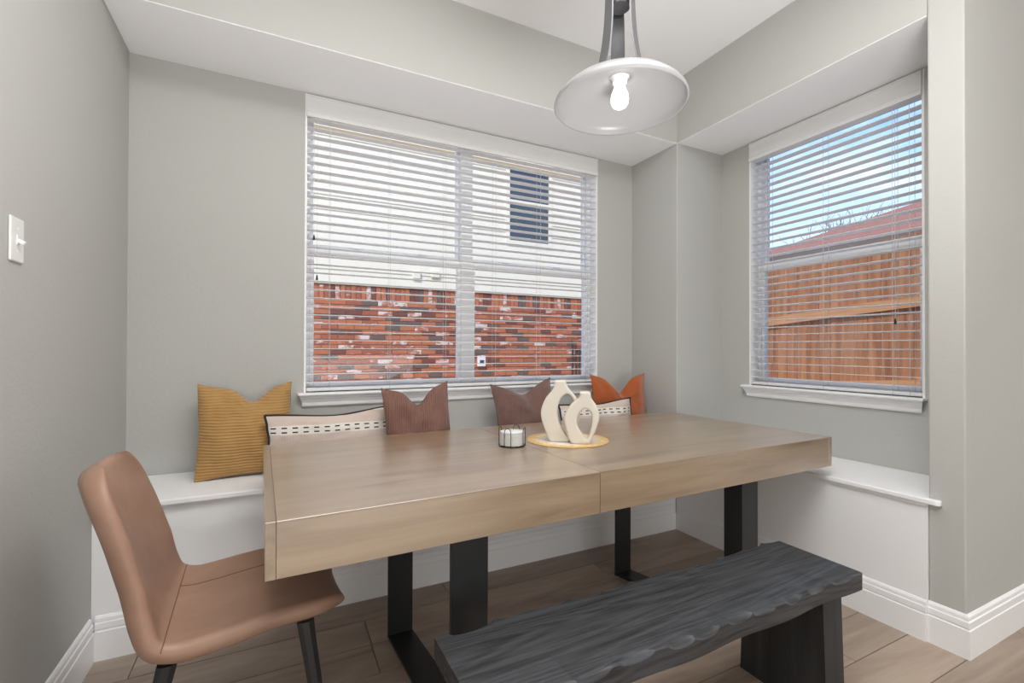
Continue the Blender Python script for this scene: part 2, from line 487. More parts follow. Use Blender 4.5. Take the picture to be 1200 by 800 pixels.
struct('wall_pier', MB().prism([(WX, YG), (X_FAR, YG), (X_FAR, YE), (WX, YE)], -0.02, 3.1, 0.006), M['wall'])
struct('wall_far', MB().box(X_FAR, X_FAR + 0.15, Y_FAR, YE, -0.02, 3.1), M['wall'])
struct('wall_front', MB().box(0, X_FAR, Y_FAR - 0.15, Y_FAR, -0.02, 3.1), M['wall'])
struct('ceiling', MB().prism([(-0.15, Y_FAR - 0.15), (X_FAR + 0.15, Y_FAR - 0.15), (X_FAR + 0.15, YE), (XR + 0.16, YE), (XR + 0.16, 0.16), (-0.15, 0.16)], T, 3.1), M['ceiling'])
# lowered soffits: painted faces towards the tray, white undersides
def soffit(name, x0, x1, y0, y1):
    m = MB(); m.box(x0, x1, y0, y1, S + 0.004, T); m.mi = 1; m.box(x0 + 0.002, x1 - 0.002, y0 + 0.002, y1 - 0.002, S, S + 0.004)
    struct(name, m, [M['wall'], M['ceiling']])
soffit('ceiling_soffit_back', 0, WX, -A, 0)
soffit('ceiling_soffit_right', WX, XR, YE, -A)

# floor: slab with one tile-plank per object
flo = struct('floor', MB().prism([(-0.15, Y_FAR - 0.15), (X_FAR + 0.15, Y_FAR - 0.15), (X_FAR + 0.15, YE), (XR + 0.16, YE), (XR + 0.16, 0.16), (-0.15, 0.16)], -0.12, -0.004), M['grout'])
PW, PLEN, G = 0.182, 1.21, 0.0016
plank_mesh = {}
def plank(x0, x1, yc):
    Ln = round(x1 - x0, 3)
    if Ln < 0.02: return
    if Ln not in plank_mesh:
        plank_mesh[Ln] = MB().box(-Ln / 2 + G, Ln / 2 - G, -PW / 2 + G, PW / 2 - G, -0.006, 0.0, 0.0012, 1).mesh('plank', M['plank'])
    link('plank', plank_mesh[Ln], flo, ((x0 + x1) / 2, yc, 0))
row = 0
for k in range(-12, 10):
    y_top = -0.804 - k * PW
    yc = y_top - PW / 2
    if yc > 0.1: continue
    off = (0.958 + (k % 3) * PLEN / 3 * 1.0 + (0.17 if k % 2 else 0)) % PLEN
    if k == -1: off = 0.96
    x = off - PLEN
    while x < 4.4:
        a, b = max(x, 0.0), min(x + PLEN, 4.4)
        if b > a: plank(a, b, yc)
        x += PLEN
m = MB().box(0, X_FAR, Y_FAR, -0.804 - 10 * PW, -0.005, 0.0); m.box(4.4, X_FAR, -0.804 - 10 * PW, YG, -0.005, 0)
o = m.build('plank_field', M['plank'], flo); o['kind'] = 'stuff'

# skirting
BASE = [(0, 0), (0.015, 0), (0.015, 0.108), (0.0115, 0.111), (0.0115, 0.116), (0.0135, 0.118), (0.0125, 0.138), (0.009, 0.142), (0.009, 0.146), (0.008, 0.155), (0.003, 0.163), (0, 0.164)]
struct('baseboard_left', MB().path([(0, Y_FAR), (0, -A - 0.015)], BASE, side=-1), M['trim'])
struct('baseboard_pier', MB().path([(WX, YE), (WX, YG), (X_FAR, YG)], BASE, side=-1), M['trim'])

# ------------------------------------------------------------------ built-in window seats
NOSE = [(0, 0)]
def seat(name, label, poly, front_boxes, base_path, side):
    t = thing(name, label, 'window bench')
    MB().prism(poly, B - 0.022, B, 0.004, seg=2).build('seat_board', M['seatwhite'], t)
    m = MB()
    for b in front_boxes: m.box(*b)
    m.build('front_panel', M['seatwhite'], t)
    MB().path(base_path, BASE, side=side).build('base_moulding', M['trim'], t)
    return t
OV = 0.028
back_seat = seat('window_bench', 'white built-in window seat along the back wall under the wide window, cushions on it',
     [(0.001, -A - OV), (WX - OV, -A - OV), (WX - 0.002, -A - 0.002), (WX - 0.002, -0.001), (0.001, -0.001)],
     [(0.001, WX - 0.012, -A - 0.002, -A + 0.02, 0.0, B - 0.022)],
     [(0.015, -A - 0.002), (WX - 0.026, -A - 0.002)], -1)
right_seat = seat('window_bench', 'white built-in window seat under the narrower right window, empty',
     [(WX - OV, -A - OV), (WX + 0.001, -A - 0.001), (XR - 0.001, -A - 0.001), (XR - 0.001, YE + 0.001), (WX - 0.001, YE + 0.001), (WX - 0.001, YE - 0.044), (WX - OV + 0.012, YE - 0.044), (WX - OV, YE - 0.032)],
     [(WX - 0.010, WX + 0.02, YE + 0.001, -A - 0.004, 0.0, B - 0.022)],
     [(WX - 0.010, -A - 0.017), (WX - 0.010, YE + 0.001)], -1)
m = MB(); m.path([(0.001, -A - 0.002), (WX - 0.022, -A - 0.002)], [(0, B - 0.034), (0.010, B - 0.034), (0.016, B - 0.0225), (0, B - 0.0225)], side=-1); m.build('nosing_trim', M['trim'], back_seat)
m = MB(); m.path([(WX - 0.010, -A - 0.02), (WX - 0.010, YE + 0.001)], [(0, B - 0.034), (0.008, B - 0.034), (0.012, B - 0.0225), (0, B - 0.0225)], side=-1); m.build('nosing_trim', M['trim'], right_seat)

# ------------------------------------------------------------------ windows (built along a local x axis, y outwards, then turned)
def sill(t, x0, x1, z, mat):
    MB().box(x0 - 0.030, x1 + 0.012, -0.052, 0.055, z - 0.014, z, 0.004).build('sill', mat, t)
    prof = [(0.0, -0.075), (0.010, -0.075), (0.016, -0.068), (0.018, -0.052), (0.028, -0.036), (0.036, -0.028), (0.042, -0.0145), (0, -0.0145)]
    ra = [(x0 - 0.022 + (0.042 - d) * 0.5, -d, z + h) for d, h in prof]; rb = [(x1 + 0.006 - (0.042 - d) * 0.5, -d, z + h) for d, h in prof]
    m = MB(); m.loft([ra, rb]); m.build('apron_moulding', mat, t)
def sash(t, x0, x1, z0, z1, y0, y1, w, wb, wt):
    m = MB()
    m.box(x0, x0 + w, y0, y1, z0, z1, 0.003, 1); m.box(x1 - w, x1, y0, y1, z0, z1, 0.003, 1)
    m.box(x0 + w, x1 - w, y0, y1, z0, z0 + wb, 0.003, 1); m.box(x0 + w, x1 - w, y0, y1, z1 - wt, z1, 0.003, 1)
    s = m.build('sash', M['vinyl'], t)
    yc = (y0 + y1) / 2
    MB().box(x0 + w - 0.004, x1 - w + 0.004, yc - 0.002, yc + 0.002, z0 + wb - 0.004, z1 - wt + 0.004).build('glass_pane', M['glass'], s)
    return s
def window(name, label, x0, x1, z0, z1, mullions, zr):
    t = thing(name, label, None, kind='structure')
    m = MB()   # jamb lining and fixed frame
    m.box(x0, x0 + 0.010, -0.001, 0.075, z0, z1); m.box(x1 - 0.010, x1, -0.001, 0.075, z0, z1)
    m.box(x0 + 0.01, x1 - 0.01, 0.0, 0.075, z1 - 0.008, z1)
    m.build('jamb', M['trim'], t)
    m = MB()
    m.box(x0, x0 + 0.030, 0.075, 0.15, z0, z1); m.box(x1 - 0.030, x1, 0.075, 0.15, z0, z1)
    m.box(x0 + 0.03, x1 - 0.03, 0.075, 0.15, z1 - 0.03, z1); m.box(x0 + 0.03, x1 - 0.03, 0.055, 0.15, z0, z0 + 0.022)
    m.build('window_frame', M['vinyl'], t)
    xs = [x0 + 0.030] + [q for mm in mullions for q in mm] + [x1 - 0.030]
    for mm in mullions: MB().box(mm[0], mm[1], 0.07, 0.15, z0 + 0.022, z1 - 0.03, 0.002, 1).build('mullion', M['vinyl'], t)
    for i in range(0, len(xs), 2):
        a, b = xs[i], xs[i + 1]
        sash(t, a, b, zr, z1 - 0.03, 0.112, 0.142, 0.018, 0.045, 0.02)
        lo = sash(t, a, b, z0 + 0.022, zr + 0.028, 0.078, 0.108, 0.022, 0.028, 0.045)
        for c in (0.28, 0.72):
            MB().box(a + (b - a) * c - 0.025, a + (b - a) * c + 0.025, 0.084, 0.106, zr + 0.0285, zr + 0.037, 0.002, 1).build('sash_lock', M['vinyl'], lo)
    sill(t, x0, x1, z0, M['trim'])
    return t
def blind(name, label, x0, x1, z0, z1, cords, pitch, tilt, tassels, yc=0.030, hv=0.125):
    t = thing(name, label, 'window blind')
    a, b = x0 + 0.013, x1 - 0.013
    m = MB(); prof = [(-0.012, z1 - 0.006), (-0.016, z1 - 0.02), (-0.013, z1 - 0.035), (-0.013, z1 - hv + 0.03), (-0.017, z1 - hv + 0.02), (-0.017, z1 - hv), (-0.004, z1 - hv), (-0.004, z1 - 0.006)]
    m.loft([[(a - 0.006, d, z) for d, z in prof], [(b + 0.006, d, z) for d, z in prof]]); m.build('valance', M['blind'], t)
    MB().box(a, b, 0.002, 0.056, z1 - 0.055, z1 - 0.009).build('headrail', M['blind'], t)
    w = 0.025
    m = MB(); m.box(a, b, -w, w, -0.0016, 0.0016, 0.0009, 1, Matrix.Rotation(tilt, 4, 'X'))
    me = m.mesh('slat', M['blind'])
    z = z0 + 0.050
    zs = []
    while z < z1 - 0.075:
        zs.append(z); z += pitch
    for z in zs:
        s = link('slat', me, t, (0, yc, z))
    MB().box(a, b, yc - w, yc + w, z0 + 0.004, z0 + 0.022, 0.004).build('bottom_rail', M['blind'], t)
    for c in cords:
        m = MB()
        for dy in (-w - 0.0012, w + 0.0012):
            m.box(c - 0.0008, c + 0.0008, yc + dy - 0.0006, yc + dy + 0.0006, z0 + 0.006, z1 - 0.06)
        m.build('ladder_cord', M['cord'], t)
    for c, zt in tassels:
        m = MB().box(c - 0.0008, c + 0.0008, -0.008, -0.0065, zt + 0.02, z1 - 0.06)
        p = m.build('pull_cord', M['cord'], t)
        MB().lathe([(0.002, 0.028), (0.004, 0.022), (0.006, 0.004), (0.005, 0)], 10, (c, -0.0072, zt)).build('tassel', M['darktip'], p)
    return t
window('window_1', 'wide white twin sash window in the back wall above the seat', *W1, [(1.653, 1.728)], 1.705)
blind('window_blind', 'white slatted blind hung across the wide twin window', *W1, (0.873, 1.197, 1.531, 1.863, 2.191, 2.56), 0.0457, 0.0, [(0.79, 1.748), (0.806, 1.535)])
def turn(o):   # local x -> -y of the room, local y (outwards) -> +x
    o.rotation_euler = (0, 0, -PI / 2); o.location = (XR, 0, 0)
w2 = window('window_2', 'narrow white single sash window in the right alcove wall', 0.655, 1.592, W2[2], W2[3], [], 1.705); turn(w2)
b2 = blind('window_blind', 'white slatted blind on the narrow right window, sky and fence behind it', 0.655, 1.592, W2[2], W2[3], (0.78, 1.121, 1.458, 1.530), 0.0457, -0.05, [(1.474, 1.30)]); turn(b2)

# light switch
t = thing('light_switch', 'white toggle light switch plate on the grey left wall', 'switch', (0, -1.037, 1.452))
MB().box(0.0, 0.0065, -0.036, 0.036, -0.0585, 0.0585, 0.004, 3).build('switch_plate', M['plastic'], t)
m = MB(); m.box(0.004, 0.008, -0.006, 0.006, -0.013, 0.013, 0.001, 1); m.box(0.0, 0.019, -0.0045, 0.0045, -0.005, 0.005, 0.0015, 1, Matrix.Translation((0.004, 0, 0)) @ Matrix.Rotation(0.45, 4, 'Y'))
m.build('toggle', M['plastic'], t)
for dz in (-0.03, 0.03):
    MB().lathe([(0.0026, 0), (0.0026, 0.0007), (0.0015, 0.0012)], 10).build('screw', M['vinyl'], t, loc=(0.0064, 0, dz)).rotation_euler = (0, PI / 2, 0)

# ------------------------------------------------------------------ dining table
TR = math.radians(1.55)
TC = (1.7635, -0.944)
def to_table(x, y):
    dx, dy = x - TC[0], y - TC[1]; c, s = math.cos(-TR), math.sin(-TR)
    return dx * c - dy * s, dx * s + dy * c
tab = thing('dining_table', 'long oak dining table with thick apron and black metal frame legs', 'table', (TC[0], TC[1], 0), TR)
HL, HW, TH = 1.183, 0.500, 0.76
seam_x = to_table(1.572, -1.0)[0]
EB = 0.024
AP = 0.137
MB().box(-HL + EB, seam_x - 0.0008, -HW, HW, TH - 0.0036, TH, 0.0007, 1).build('table_top', M['oak'], tab)
MB().box(seam_x + 0.0008, HL - EB, -HW, HW, TH - 0.0036, TH, 0.0007, 1).build('table_top', M['oak'], tab)
for s in (-1, 1):
    MB().box(min(s * HL, s * (HL - EB + 0.0008)), max(s * HL, s * (HL - EB + 0.0008)), -HW, HW, TH - AP, TH, 0.0006, 1).build('end_board', M['oak_y'], tab)
    ya, yb = (-HW + 0.0005, -HW + 0.024) if s < 0 else (HW - 0.024, HW - 0.0005)
    MB().box(-HL + EB, seam_x - 0.001, ya, yb, TH - AP, TH - 0.0037, 0.0005, 1).build('apron', M['oak'], tab)
    MB().box(seam_x + 0.001, HL - EB, ya, yb, TH - AP, TH - 0.0037, 0.0005, 1).build('apron', M['oak'], tab)
MB().box(-HL + 0.03, HL - 0.03, -HW + 0.026, HW - 0.026, TH - AP + 0.02, TH - AP + 0.03).build('underside_panel', M['oak'], tab)
def frame_leg(front, back, fw, bw, tf, tb):
    # flat-bar U frame: front post, back post, foot bar between, top bar under the top
    (fx, fy), (bx, by) = to_table(*front), to_table(*back)
    ztop = TH - AP + 0.02
    MB().box(fx, fx + fw, fy - tf, fy, 0.012, ztop, 0.0015, 1).build('leg', M['metal'], tab)
    MB().box(bx, bx + bw, by, by + tb, 0.012, ztop, 0.0015, 1).build('leg', M['metal'], tab)
    m = MB(); m.prism([(fx, fy - tf), (fx + fw, fy - tf), (bx + bw, by + tb), (bx, by + tb)], 0.0, 0.012, 0.001)
    m.build('foot_bar', M['metal'], tab)
frame_leg((1.070, -1.412), (1.024, -0.80), 0.118, 0.100, 0.014, 0.014)
frame_leg((2.352, -1.308), (2.188, -0.79), 0.104, 0.098, 0.088, 0.014)

# ------------------------------------------------------------------ black bench
bn = thing('bench', 'black-stained wooden bench with carved wavy edges in front of the table', 'bench', (1.663, -1.70, 0), math.radians(0.4))
BX0, BX1, BY0, BY1, BZ0, BZ1 = -0.685, 0.675, -0.158, 0.152, 0.384, 0.44
rings = []
N = 170
rnd = random.Random(3)
sc_front = [(-0.62 + i * 0.118 + rnd.uniform(-0.02, 0.02), rnd.uniform(0.036, 0.05), rnd.uniform(0.013, 0.020)) for i in range(11)]
sc_back = [(-0.60 + i * 0.125 + rnd.uniform(-0.03, 0.03), rnd.uniform(0.05, 0.08), rnd.uniform(0.007, 0.013)) for i in range(11)]
for i in range(N + 1):
    x = BX0 + (BX1 - BX0) * i / N
    def scal(L):
        return max([0.0] + [d * math.sqrt(max(0, 1 - ((x - c) / w) ** 2)) for c, w, d in L])
    cf = 0.004 + scal(sc_front); cb = 0.004 + scal(sc_back)
    wf = 0.004 * math.sin(x * 17) ; wb = 0.006 * math.sin(x * 13 + 1)
    yf, yb = BY0 + 0.004 + wf, BY1 - 0.006 + wb - cb * 0.5
    rings.append([(x, yf, BZ0), (x, yb, BZ0), (x, yb, BZ1 - cb * 0.9), (x, yb - cb * 0.35, BZ1 - cb * 0.4), (x, yb - cb * 1.1, BZ1), (x, (yf + yb) / 2, BZ1), (x, yf + cf * 1.15, BZ1), (x, yf + cf * 0.45, BZ1 - cf * 0.28), (x, yf, BZ1 - cf * 0.75)])
m = MB(); m.loft(rings); m.build('seat_slab', M['bench'], bn, auto=28)
for s, xc in ((1, 0.54), (-1, -0.55)):
    x0, x1 = xc - 0.05, xc + 0.05
    m = MB(); m.loft([[(x0, -0.138 - k, z), (x1 + 0.0, -0.138 - k, z), (x1, 0.142 + k, z), (x0, 0.142 + k, z)] for k, z in ((0.012, 0.0), (0.0, BZ0))])
    m.build('leg', M['benchleg'], bn)
MB().box(-0.498, 0.488, 0.090, 0.118, 0.325, BZ0, 0.002, 1).build('stretcher', M['benchleg'], bn)

# ------------------------------------------------------------------ tan chair
ch = thing('dining_chair', 'tan leather chair with black tapered legs at the left end of the table', 'chair', (0.515, -1.106, 0.0), math.radians(2.5))
prof = catmull([(0.258, 0.402), (0.228, 0.432), (0.10, 0.444), (-0.05, 0.428), (-0.135, 0.424), (-0.185, 0.444), (-0.215, 0.495), (-0.243, 0.58), (-0.275, 0.69), (-0.308, 0.785), (-0.336, 0.858)], 8)
NS = len(prof); NU = 41
def chair_half(s):   # half width along the profile parameter
    pts = [(0, 0.205), (0.12, 0.235), (0.3, 0.252), (0.5, 0.250), (0.62, 0.230), (0.8, 0.208), (1.0, 0.184)]
    for (a, p), (b, q) in zip(pts, pts[1:]):
        if s <= b: return p + (q - p) * (s - a) / (b - a)
    return pts[-1][1]
lens = [0]
for a, b in zip(prof, prof[1:]): lens.append(lens[-1] + (b - a).length)
Ltot = lens[-1]
def surf(i, u):
    p = prof[i]; s = lens[i] / Ltot
    a = prof[max(0, i - 1)]; b = prof[min(NS - 1, i + 1)]; t = (b - a).normalized()
    nrm = Vector((t.y, -t.x)) * 1.0   # towards the sitter
    if nrm.y < 0 and s < 0.4: nrm = -nrm
    hw = chair_half(s)
    de = min(lens[i], Ltot - lens[i]); rc = 0.095   # rounded corners
    if de < rc: hw = hw - rc + rc * math.sqrt(max(0, 1 - (1 - de / rc) ** 2))
    y = hw * u
    cup = (0.012 if s < 0.42 else 0.012 + 0.03 * min(1, (s - 0.42) / 0.25)) * (u * u)
    base = Vector((p.x + nrm.x * cup, y, p.y + nrm.y * cup)); n3 = Vector((nrm.x, 0, nrm.y))
    d_edge = min(hw * (1 - abs(u)), de); r = 0.024
    th = 0.025 * (math.sqrt(max(0.0, 1 - (1 - min(1, d_edge / r)) ** 2)))
    return base, n3, th
def us():
    return [math.sin(PI / 2 * (-1 + 2 * j / (NU - 1))) for j in range(NU)]
def shell(i0, i1, name):
    m = MB(); U = us()
    F = []; K = []
    for i in range(i0, i1 + 1):
        rowF, rowK = [], []
        for j, u in enumerate(U):
            b, n, th = surf(i, u)
            if th < 1e-5:
                v = m.bm.verts.new(b); rowF.append(v); rowK.append(v)
            else:
                rowF.append(m.bm.verts.new(b + n * th)); rowK.append(m.bm.verts.new(b - n * th))
        F.append(rowF); K.append(rowK)
    for i in range(len(F) - 1):
        for j in range(NU - 1):
            for R_, fl in ((F, False), (K, True)):
                q = [R_[i][j], R_[i][j + 1], R_[i + 1][j + 1], R_[i + 1][j]]
                q2 = []
                for v in (q[::-1] if fl else q):
                    if v not in q2: q2.append(v)
                if len(q2) > 2: m._f(q2)
    bmesh.ops.remove_doubles(m.bm, verts=m.bm.verts, dist=1e-6)
    return m.build(name, M['leather'], ch, smooth=True)
iseam = min(range(NS), key=lambda i: abs(lens[i] / Ltot - 0.475))
shell(0, iseam, 'seat'); shell(iseam, NS - 1, 'backrest')
def seam(pts, nm): MB().tube(pts, 0.0013, 6).build(nm, M['seam'], ch, smooth=True)
seam([surf(iseam, u)[0] + surf(iseam, u)[1] * (surf(iseam, u)[2] + 0.0002) for u in us()[1:-1]], 'seam')
seam([surf(i, 0.42)[0] + surf(i, 0.42)[1] * (surf(i, 0.42)[2] + 0.0002) for i in range(1, iseam + 1)], 'seam')
MB().box(-0.08, 0.08, -0.06, 0.06, 0.394, 0.404, 0.003).build('seat_frame', M['metal'], ch)
def ch_leg(x0, y0, x1, y1, zt=0.408):
    top, bot = Vector((x0, y0, zt)), Vector((x1, y1, 0.0))
    rings = []
    for f in (0, 1):
        p = top.lerp(bot, f); a = 0.021 * (1 - f) + 0.013 * f; b = 0.012 * (1 - f) + 0.009 * f
        rings.append([(p.x - a, p.y - b, p.z), (p.x - a * 0.4, p.y - b * 1.5, p.z), (p.x + a * 0.4, p.y - b * 1.5, p.z), (p.x + a, p.y - b, p.z), (p.x + a, p.y + b, p.z), (p.x - a, p.y + b, p.z)])
    m = MB(); m.loft(rings); m.build('leg', M['metal'], ch)
ch_leg(0.165, -0.218, 0.228, -0.245, 0.430); ch_leg(0.190, 0.205, 0.245, 0.232, 0.430)
ch_leg(-0.140, -0.215, -0.230, -0.242); ch_leg(-0.142, 0.205, -0.232, 0.225)
for sy in (-1, 1):
    MB().box(-0.07, 0.07, min(sy * 0.05, sy * 0.13), max(sy * 0.05, sy * 0.13), 0.396, 0.403, 0.003, 1).build('leg_bracket', M['metal'], ch)

# ------------------------------------------------------------------ cushions
def cushion(name, label, mat, w, h, th, loc, tilt, rz, dent=0.0, sig=0.3, ear=0.0, pinch=0.06, lean=0.0, pipe=False, roll_=0.0, dent_x=0.0, seed=0, fold=0.0):
    n = 44
    t = thing(name, label, 'cushion', loc, rz)
    cT, sT, cR, sR = math.cos(tilt), math.sin(tilt), math.cos(roll_), math.sin(roll_)
    def P(u, v, side):
        k = 0.42
        x = w / 2 * u * (1 - pinch * (1 - v * v) * abs(u) ** 2)
        z = h / 2 * v * (1 - pinch * (1 - u * u) * abs(v) ** 2)
        y = side * th / 2 * (max(0, (1 - u ** 4) * (1 - v ** 4)) ** 0.8) * (0.75 + 0.25 * (1 - u * u) * (1 - v * v))
        f = max(0.0, (v + 0.45) / 1.45)
        g = math.exp(-((u - dent_x) / sig) ** 2)
        z -= dent * g * f ** 1.6
        z += ear * (abs(u) ** 3) * f ** 2
        if dent:
            y += -fold * 0.6 * math.exp(-((u - dent_x) / (sig * 0.35)) ** 2) * f ** 1.5 * (1 if side < 0 else -1) * -1 * min(1.0, (1 - v * v) * 3)
            y += 0.018 * math.sin((u - dent_x) * 7.0) * f ** 2 * (1 - v ** 6)
        z -= 0.0
        q = Vector((u * 2.3 + seed, v * 2.3, side * 0.6 + seed))
        y += (0.013 * noise.noise(q) + 0.007 * noise.noise(q * 2.7)) * (1 - u ** 4) * (1 - v ** 4)
        x += 0.004 * noise.noise(q * 1.3 + Vector((5, 0, 0)))
        z += h / 2
        x, z = x * cR + z * sR, -x * sR + z * cR
        y, z = y * cT + z * sT, -y * sT + z * cT
        # the bottom edge flattens where it stands
        if z < 0.0: z = 0.0
        return Vector((x, y, z))
    uu = [math.sin(PI / 2 * (-1 + 2 * i / n)) for i in range(n + 1)]
    m = MB()
    F = [[m.bm.verts.new(P(u, v, -1)) for u in uu] for v in uu]
    K = [[m.bm.verts.new(P(u, v, 1)) for u in uu] for v in uu]
    for i in range(n):
        for j in range(n):
            m._f((F[i][j], F[i][j + 1], F[i + 1][j + 1], F[i + 1][j])); m._f((K[i][j], K[i + 1][j], K[i + 1][j + 1], K[i][j + 1]))
    bmesh.ops.remove_doubles(m.bm, verts=m.bm.verts, dist=2e-4)
    c = m.build('cover', mat, t, smooth=True)
    if pipe:
        line = [P(u, 1, -1) for u in uu] + [P(1, v, -1) for v in uu[::-1][1:]] + [P(u, -1, -1) for u in uu[::-1][1:]] + [P(-1, v, -1) for v in uu[1:-1]]
        line2 = [line[0]]
        for q in line[1:]:
            if (q - line2[-1]).length > 0.006: line2.append(q)
        p = MB().tube(line2, 0.0052, 7, loop=True).build('piping', M['piping'], t, smooth=True)
    return t
D2R = math.radians
cushion('cushion', 'mustard yellow ribbed cushion at the left end of the window seat', M['mustard'], 0.40, 0.43, 0.14, (0.492, -0.225, B + 0.001), D2R(17), D2R(3), dent=0.070, sig=0.30, ear=0.015, seed=1, dent_x=0.15, fold=0.02)
cushion('cushion', 'blush lumbar cushion with black piping between the mustard and brown cushions', M['lumbar'], 0.62, 0.30, 0.10, (0.890, -0.318, B + 0.001), D2R(12), D2R(0), dent=0.024, sig=0.6, pinch=0.04, pipe=True, seed=2, roll_=D2R(-2))
cushion('cushion', 'chestnut brown ribbed cushion overlapping the left blush lumbar cushion', M['brown'], 0.335, 0.40, 0.085, (1.272, -0.418, B + 0.001), D2R(6), D2R(-8), dent=0.075, sig=0.32, ear=0.018, seed=3, fold=0.025, roll_=D2R(-5), dent_x=0.05)
cushion('cushion', 'taupe brown ribbed cushion behind the two cream vases', M['brown2'], 0.44, 0.39, 0.14, (2.010, -0.225, B + 0.001), D2R(14), D2R(2), dent=0.055, sig=0.42, ear=0.022, seed=4, fold=0.02, dent_x=-0.02, roll_=D2R(-4))
cushion('cushion', 'blush lumbar cushion with black piping in front of the rust cushion', M['lumbar'], 0.54, 0.275, 0.09, (2.400, -0.385, B + 0.001), D2R(9), D2R(-2), dent=0.016, sig=0.6, pinch=0.04, pipe=True, seed=5, roll_=D2R(-2.5))
cushion('cushion', 'rust orange velvet cushion in the corner at the right end of the seat', M['rust'], 0.45, 0.415, 0.12, (2.710, -0.215, B + 0.001), D2R(8), D2R(-4), dent=0.105, sig=0.34, ear=0.015, seed=6, fold=0.025)

# ------------------------------------------------------------------ table ornaments
MATC = (1.795, -0.930, TH)
m = MB(); m.lathe([(0.0005, 0.0), (0.181, 0.0), (0.184, 0.0015), (0.182, 0.003), (0.09, 0.0036), (0.0005, 0.0036)], 72)
tag(m.build('placemat', M['mat'], None, loc=MATC, auto=50), 'round woven cream placemat with golden rim under the two vases', 'placemat')
def vase(name, label, outer, inner, depth, origin, base_px, scale, rz):
    def cv(L): return catmull([((x - base_px[0]) * scale, (base_px[1] - y) * scale) for x, y in L], 6, loop=True)
    o = [Vector((p.x, max(0.0, p.y), 0)) for p in cv(outer)]; i_ = [Vector((p.x, p.y, 0)) for p in cv(inner)]
    tris = geometry.tessellate_polygon([o, i_])
    P = o + i_
    m = MB()
    f = [m.bm.verts.new((p.x, -depth / 2, p.y)) for p in P]; k = [m.bm.verts.new((p.x, depth / 2, p.y)) for p in P]
    for a, b, c in tris: m._f((f[a], f[b], f[c])); m._f((k[c], k[b], k[a]))
    for st, ln in ((0, len(o)), (len(o), len(i_))):
        for q in range(ln):
            a, b = st + q, st + (q + 1) % ln
            m._f((f[a], f[b], k[b], k[a]))
    t = m.build(name, M['vase'], None, smooth=True)
    t.location = origin; t.rotation_euler = (0, 0, rz)
    r = t.modifiers.new('r', 'REMESH'); r.mode = 'VOXEL'; r.voxel_size = 0.0032; r.use_smooth_shade = True
    s = t.modifiers.new('s', 'SMOOTH'); s.iterations = 14; s.factor = 0.6
    return tag(t, label, 'vase')
RZ = -yaw - 0.12
vase('loop_vase', 'taller cream loop-shaped ceramic vase on the woven placemat',
     [(537, 90), (575, 88), (614, 90), (620, 120), (644, 155), (690, 212), (716, 280), (710, 360), (680, 440), (648, 498), (632, 521), (570, 522), (506, 521), (470, 445), (444, 370), (440, 300), (470, 220), (518, 160), (533, 120)],
     [(620, 182), (585, 212), (562, 265), (557, 330), (574, 400), (606, 455), (628, 482), (652, 440), (676, 375), (684, 300), (672, 232), (645, 192)],
     0.056, (1.738, -0.952, TH + 0.0036), (570, 521), 1 / 1610.0, RZ)
vase('loop_vase', 'smaller cream loop-shaped ceramic vase standing right of the taller one',
     [(715, 176), (750, 172), (784, 176), (790, 215), (826, 268), (843, 330), (828, 400), (800, 470), (783, 512), (770, 521), (715, 522), (660, 520), (628, 445), (610, 375), (616, 320), (655, 258), (708, 214)],
     [(750, 284), (716, 308), (695, 355), (700, 402), (726, 450), (762, 488), (783, 430), (794, 360), (784, 308)],
     0.050, (1.790, -1.036, TH + 0.0036), (716, 521), 1 / 1560.0, RZ)
HC = (1.512, -0.935, TH)
hd = thing('coaster_holder', 'small black wire coaster holder on the table seam beside the placemat', 'coaster holder', HC)
RH = 0.056
MB().tube([(RH * math.cos(2 * PI * k / 40), RH * math.sin(2 * PI * k / 40), 0.003) for k in range(40)], 0.0018, 6, loop=True).build('base_ring', M['wire'], hd, smooth=True)
m = MB()
for a in (0, PI / 2): m.tube([(RH * math.cos(a), RH * math.sin(a), 0.003), (-RH * math.cos(a), -RH * math.sin(a), 0.003)], 0.0016, 6)
m.build('base_cross', M['wire'], hd)
for q in range(4):
    a0 = -yaw - 0.35 - PI / 2 + q * PI / 2; da = 0.26
    pts = [(RH * math.cos(a0 - da), RH * math.sin(a0 - da), 0.003)]
    for k in range(13):
        s = -1 + 2 * k / 12; ang = a0 + da * s
        pts.append((RH * math.cos(ang), RH * math.sin(ang), 0.062 + 0.018 * math.sqrt(max(0, 1 - s * s))))
    pts.append((RH * math.cos(a0 + da), RH * math.sin(a0 + da), 0.003))
    MB().tube(pts, 0.0015, 6).build('wire_loop', M['wire'], hd, smooth=True)
cme = MB().lathe([(0.0005, 0), (0.048, 0), (0.0505, 0.0012), (0.0505, 0.0042), (0.048, 0.0054), (0.0005, 0.0054)], 40).mesh('coaster', M['coaster'], True)
cme.set_sharp_from_angle(angle=math.radians(40))
for k in range(9):
    o = link('coaster', cme, None, (HC[0], HC[1], TH + 0.0052 + k * 0.0064))
    tag(o, ['lowest white round coaster of the stack in the wire holder', 'white round coaster second from the bottom of the holder stack', 'white round coaster third from the bottom of the holder stack', 'white round coaster fourth from the bottom of the holder stack', 'white round coaster in the middle of the holder stack, fifth from bottom', 'white round coaster fourth from the top of the holder stack', 'white round coaster third from the top of the holder stack', 'white round coaster second from the top of the holder stack', 'topmost white round coaster of the stack in the wire holder'][k], 'coaster', 'coasters in the wire holder')

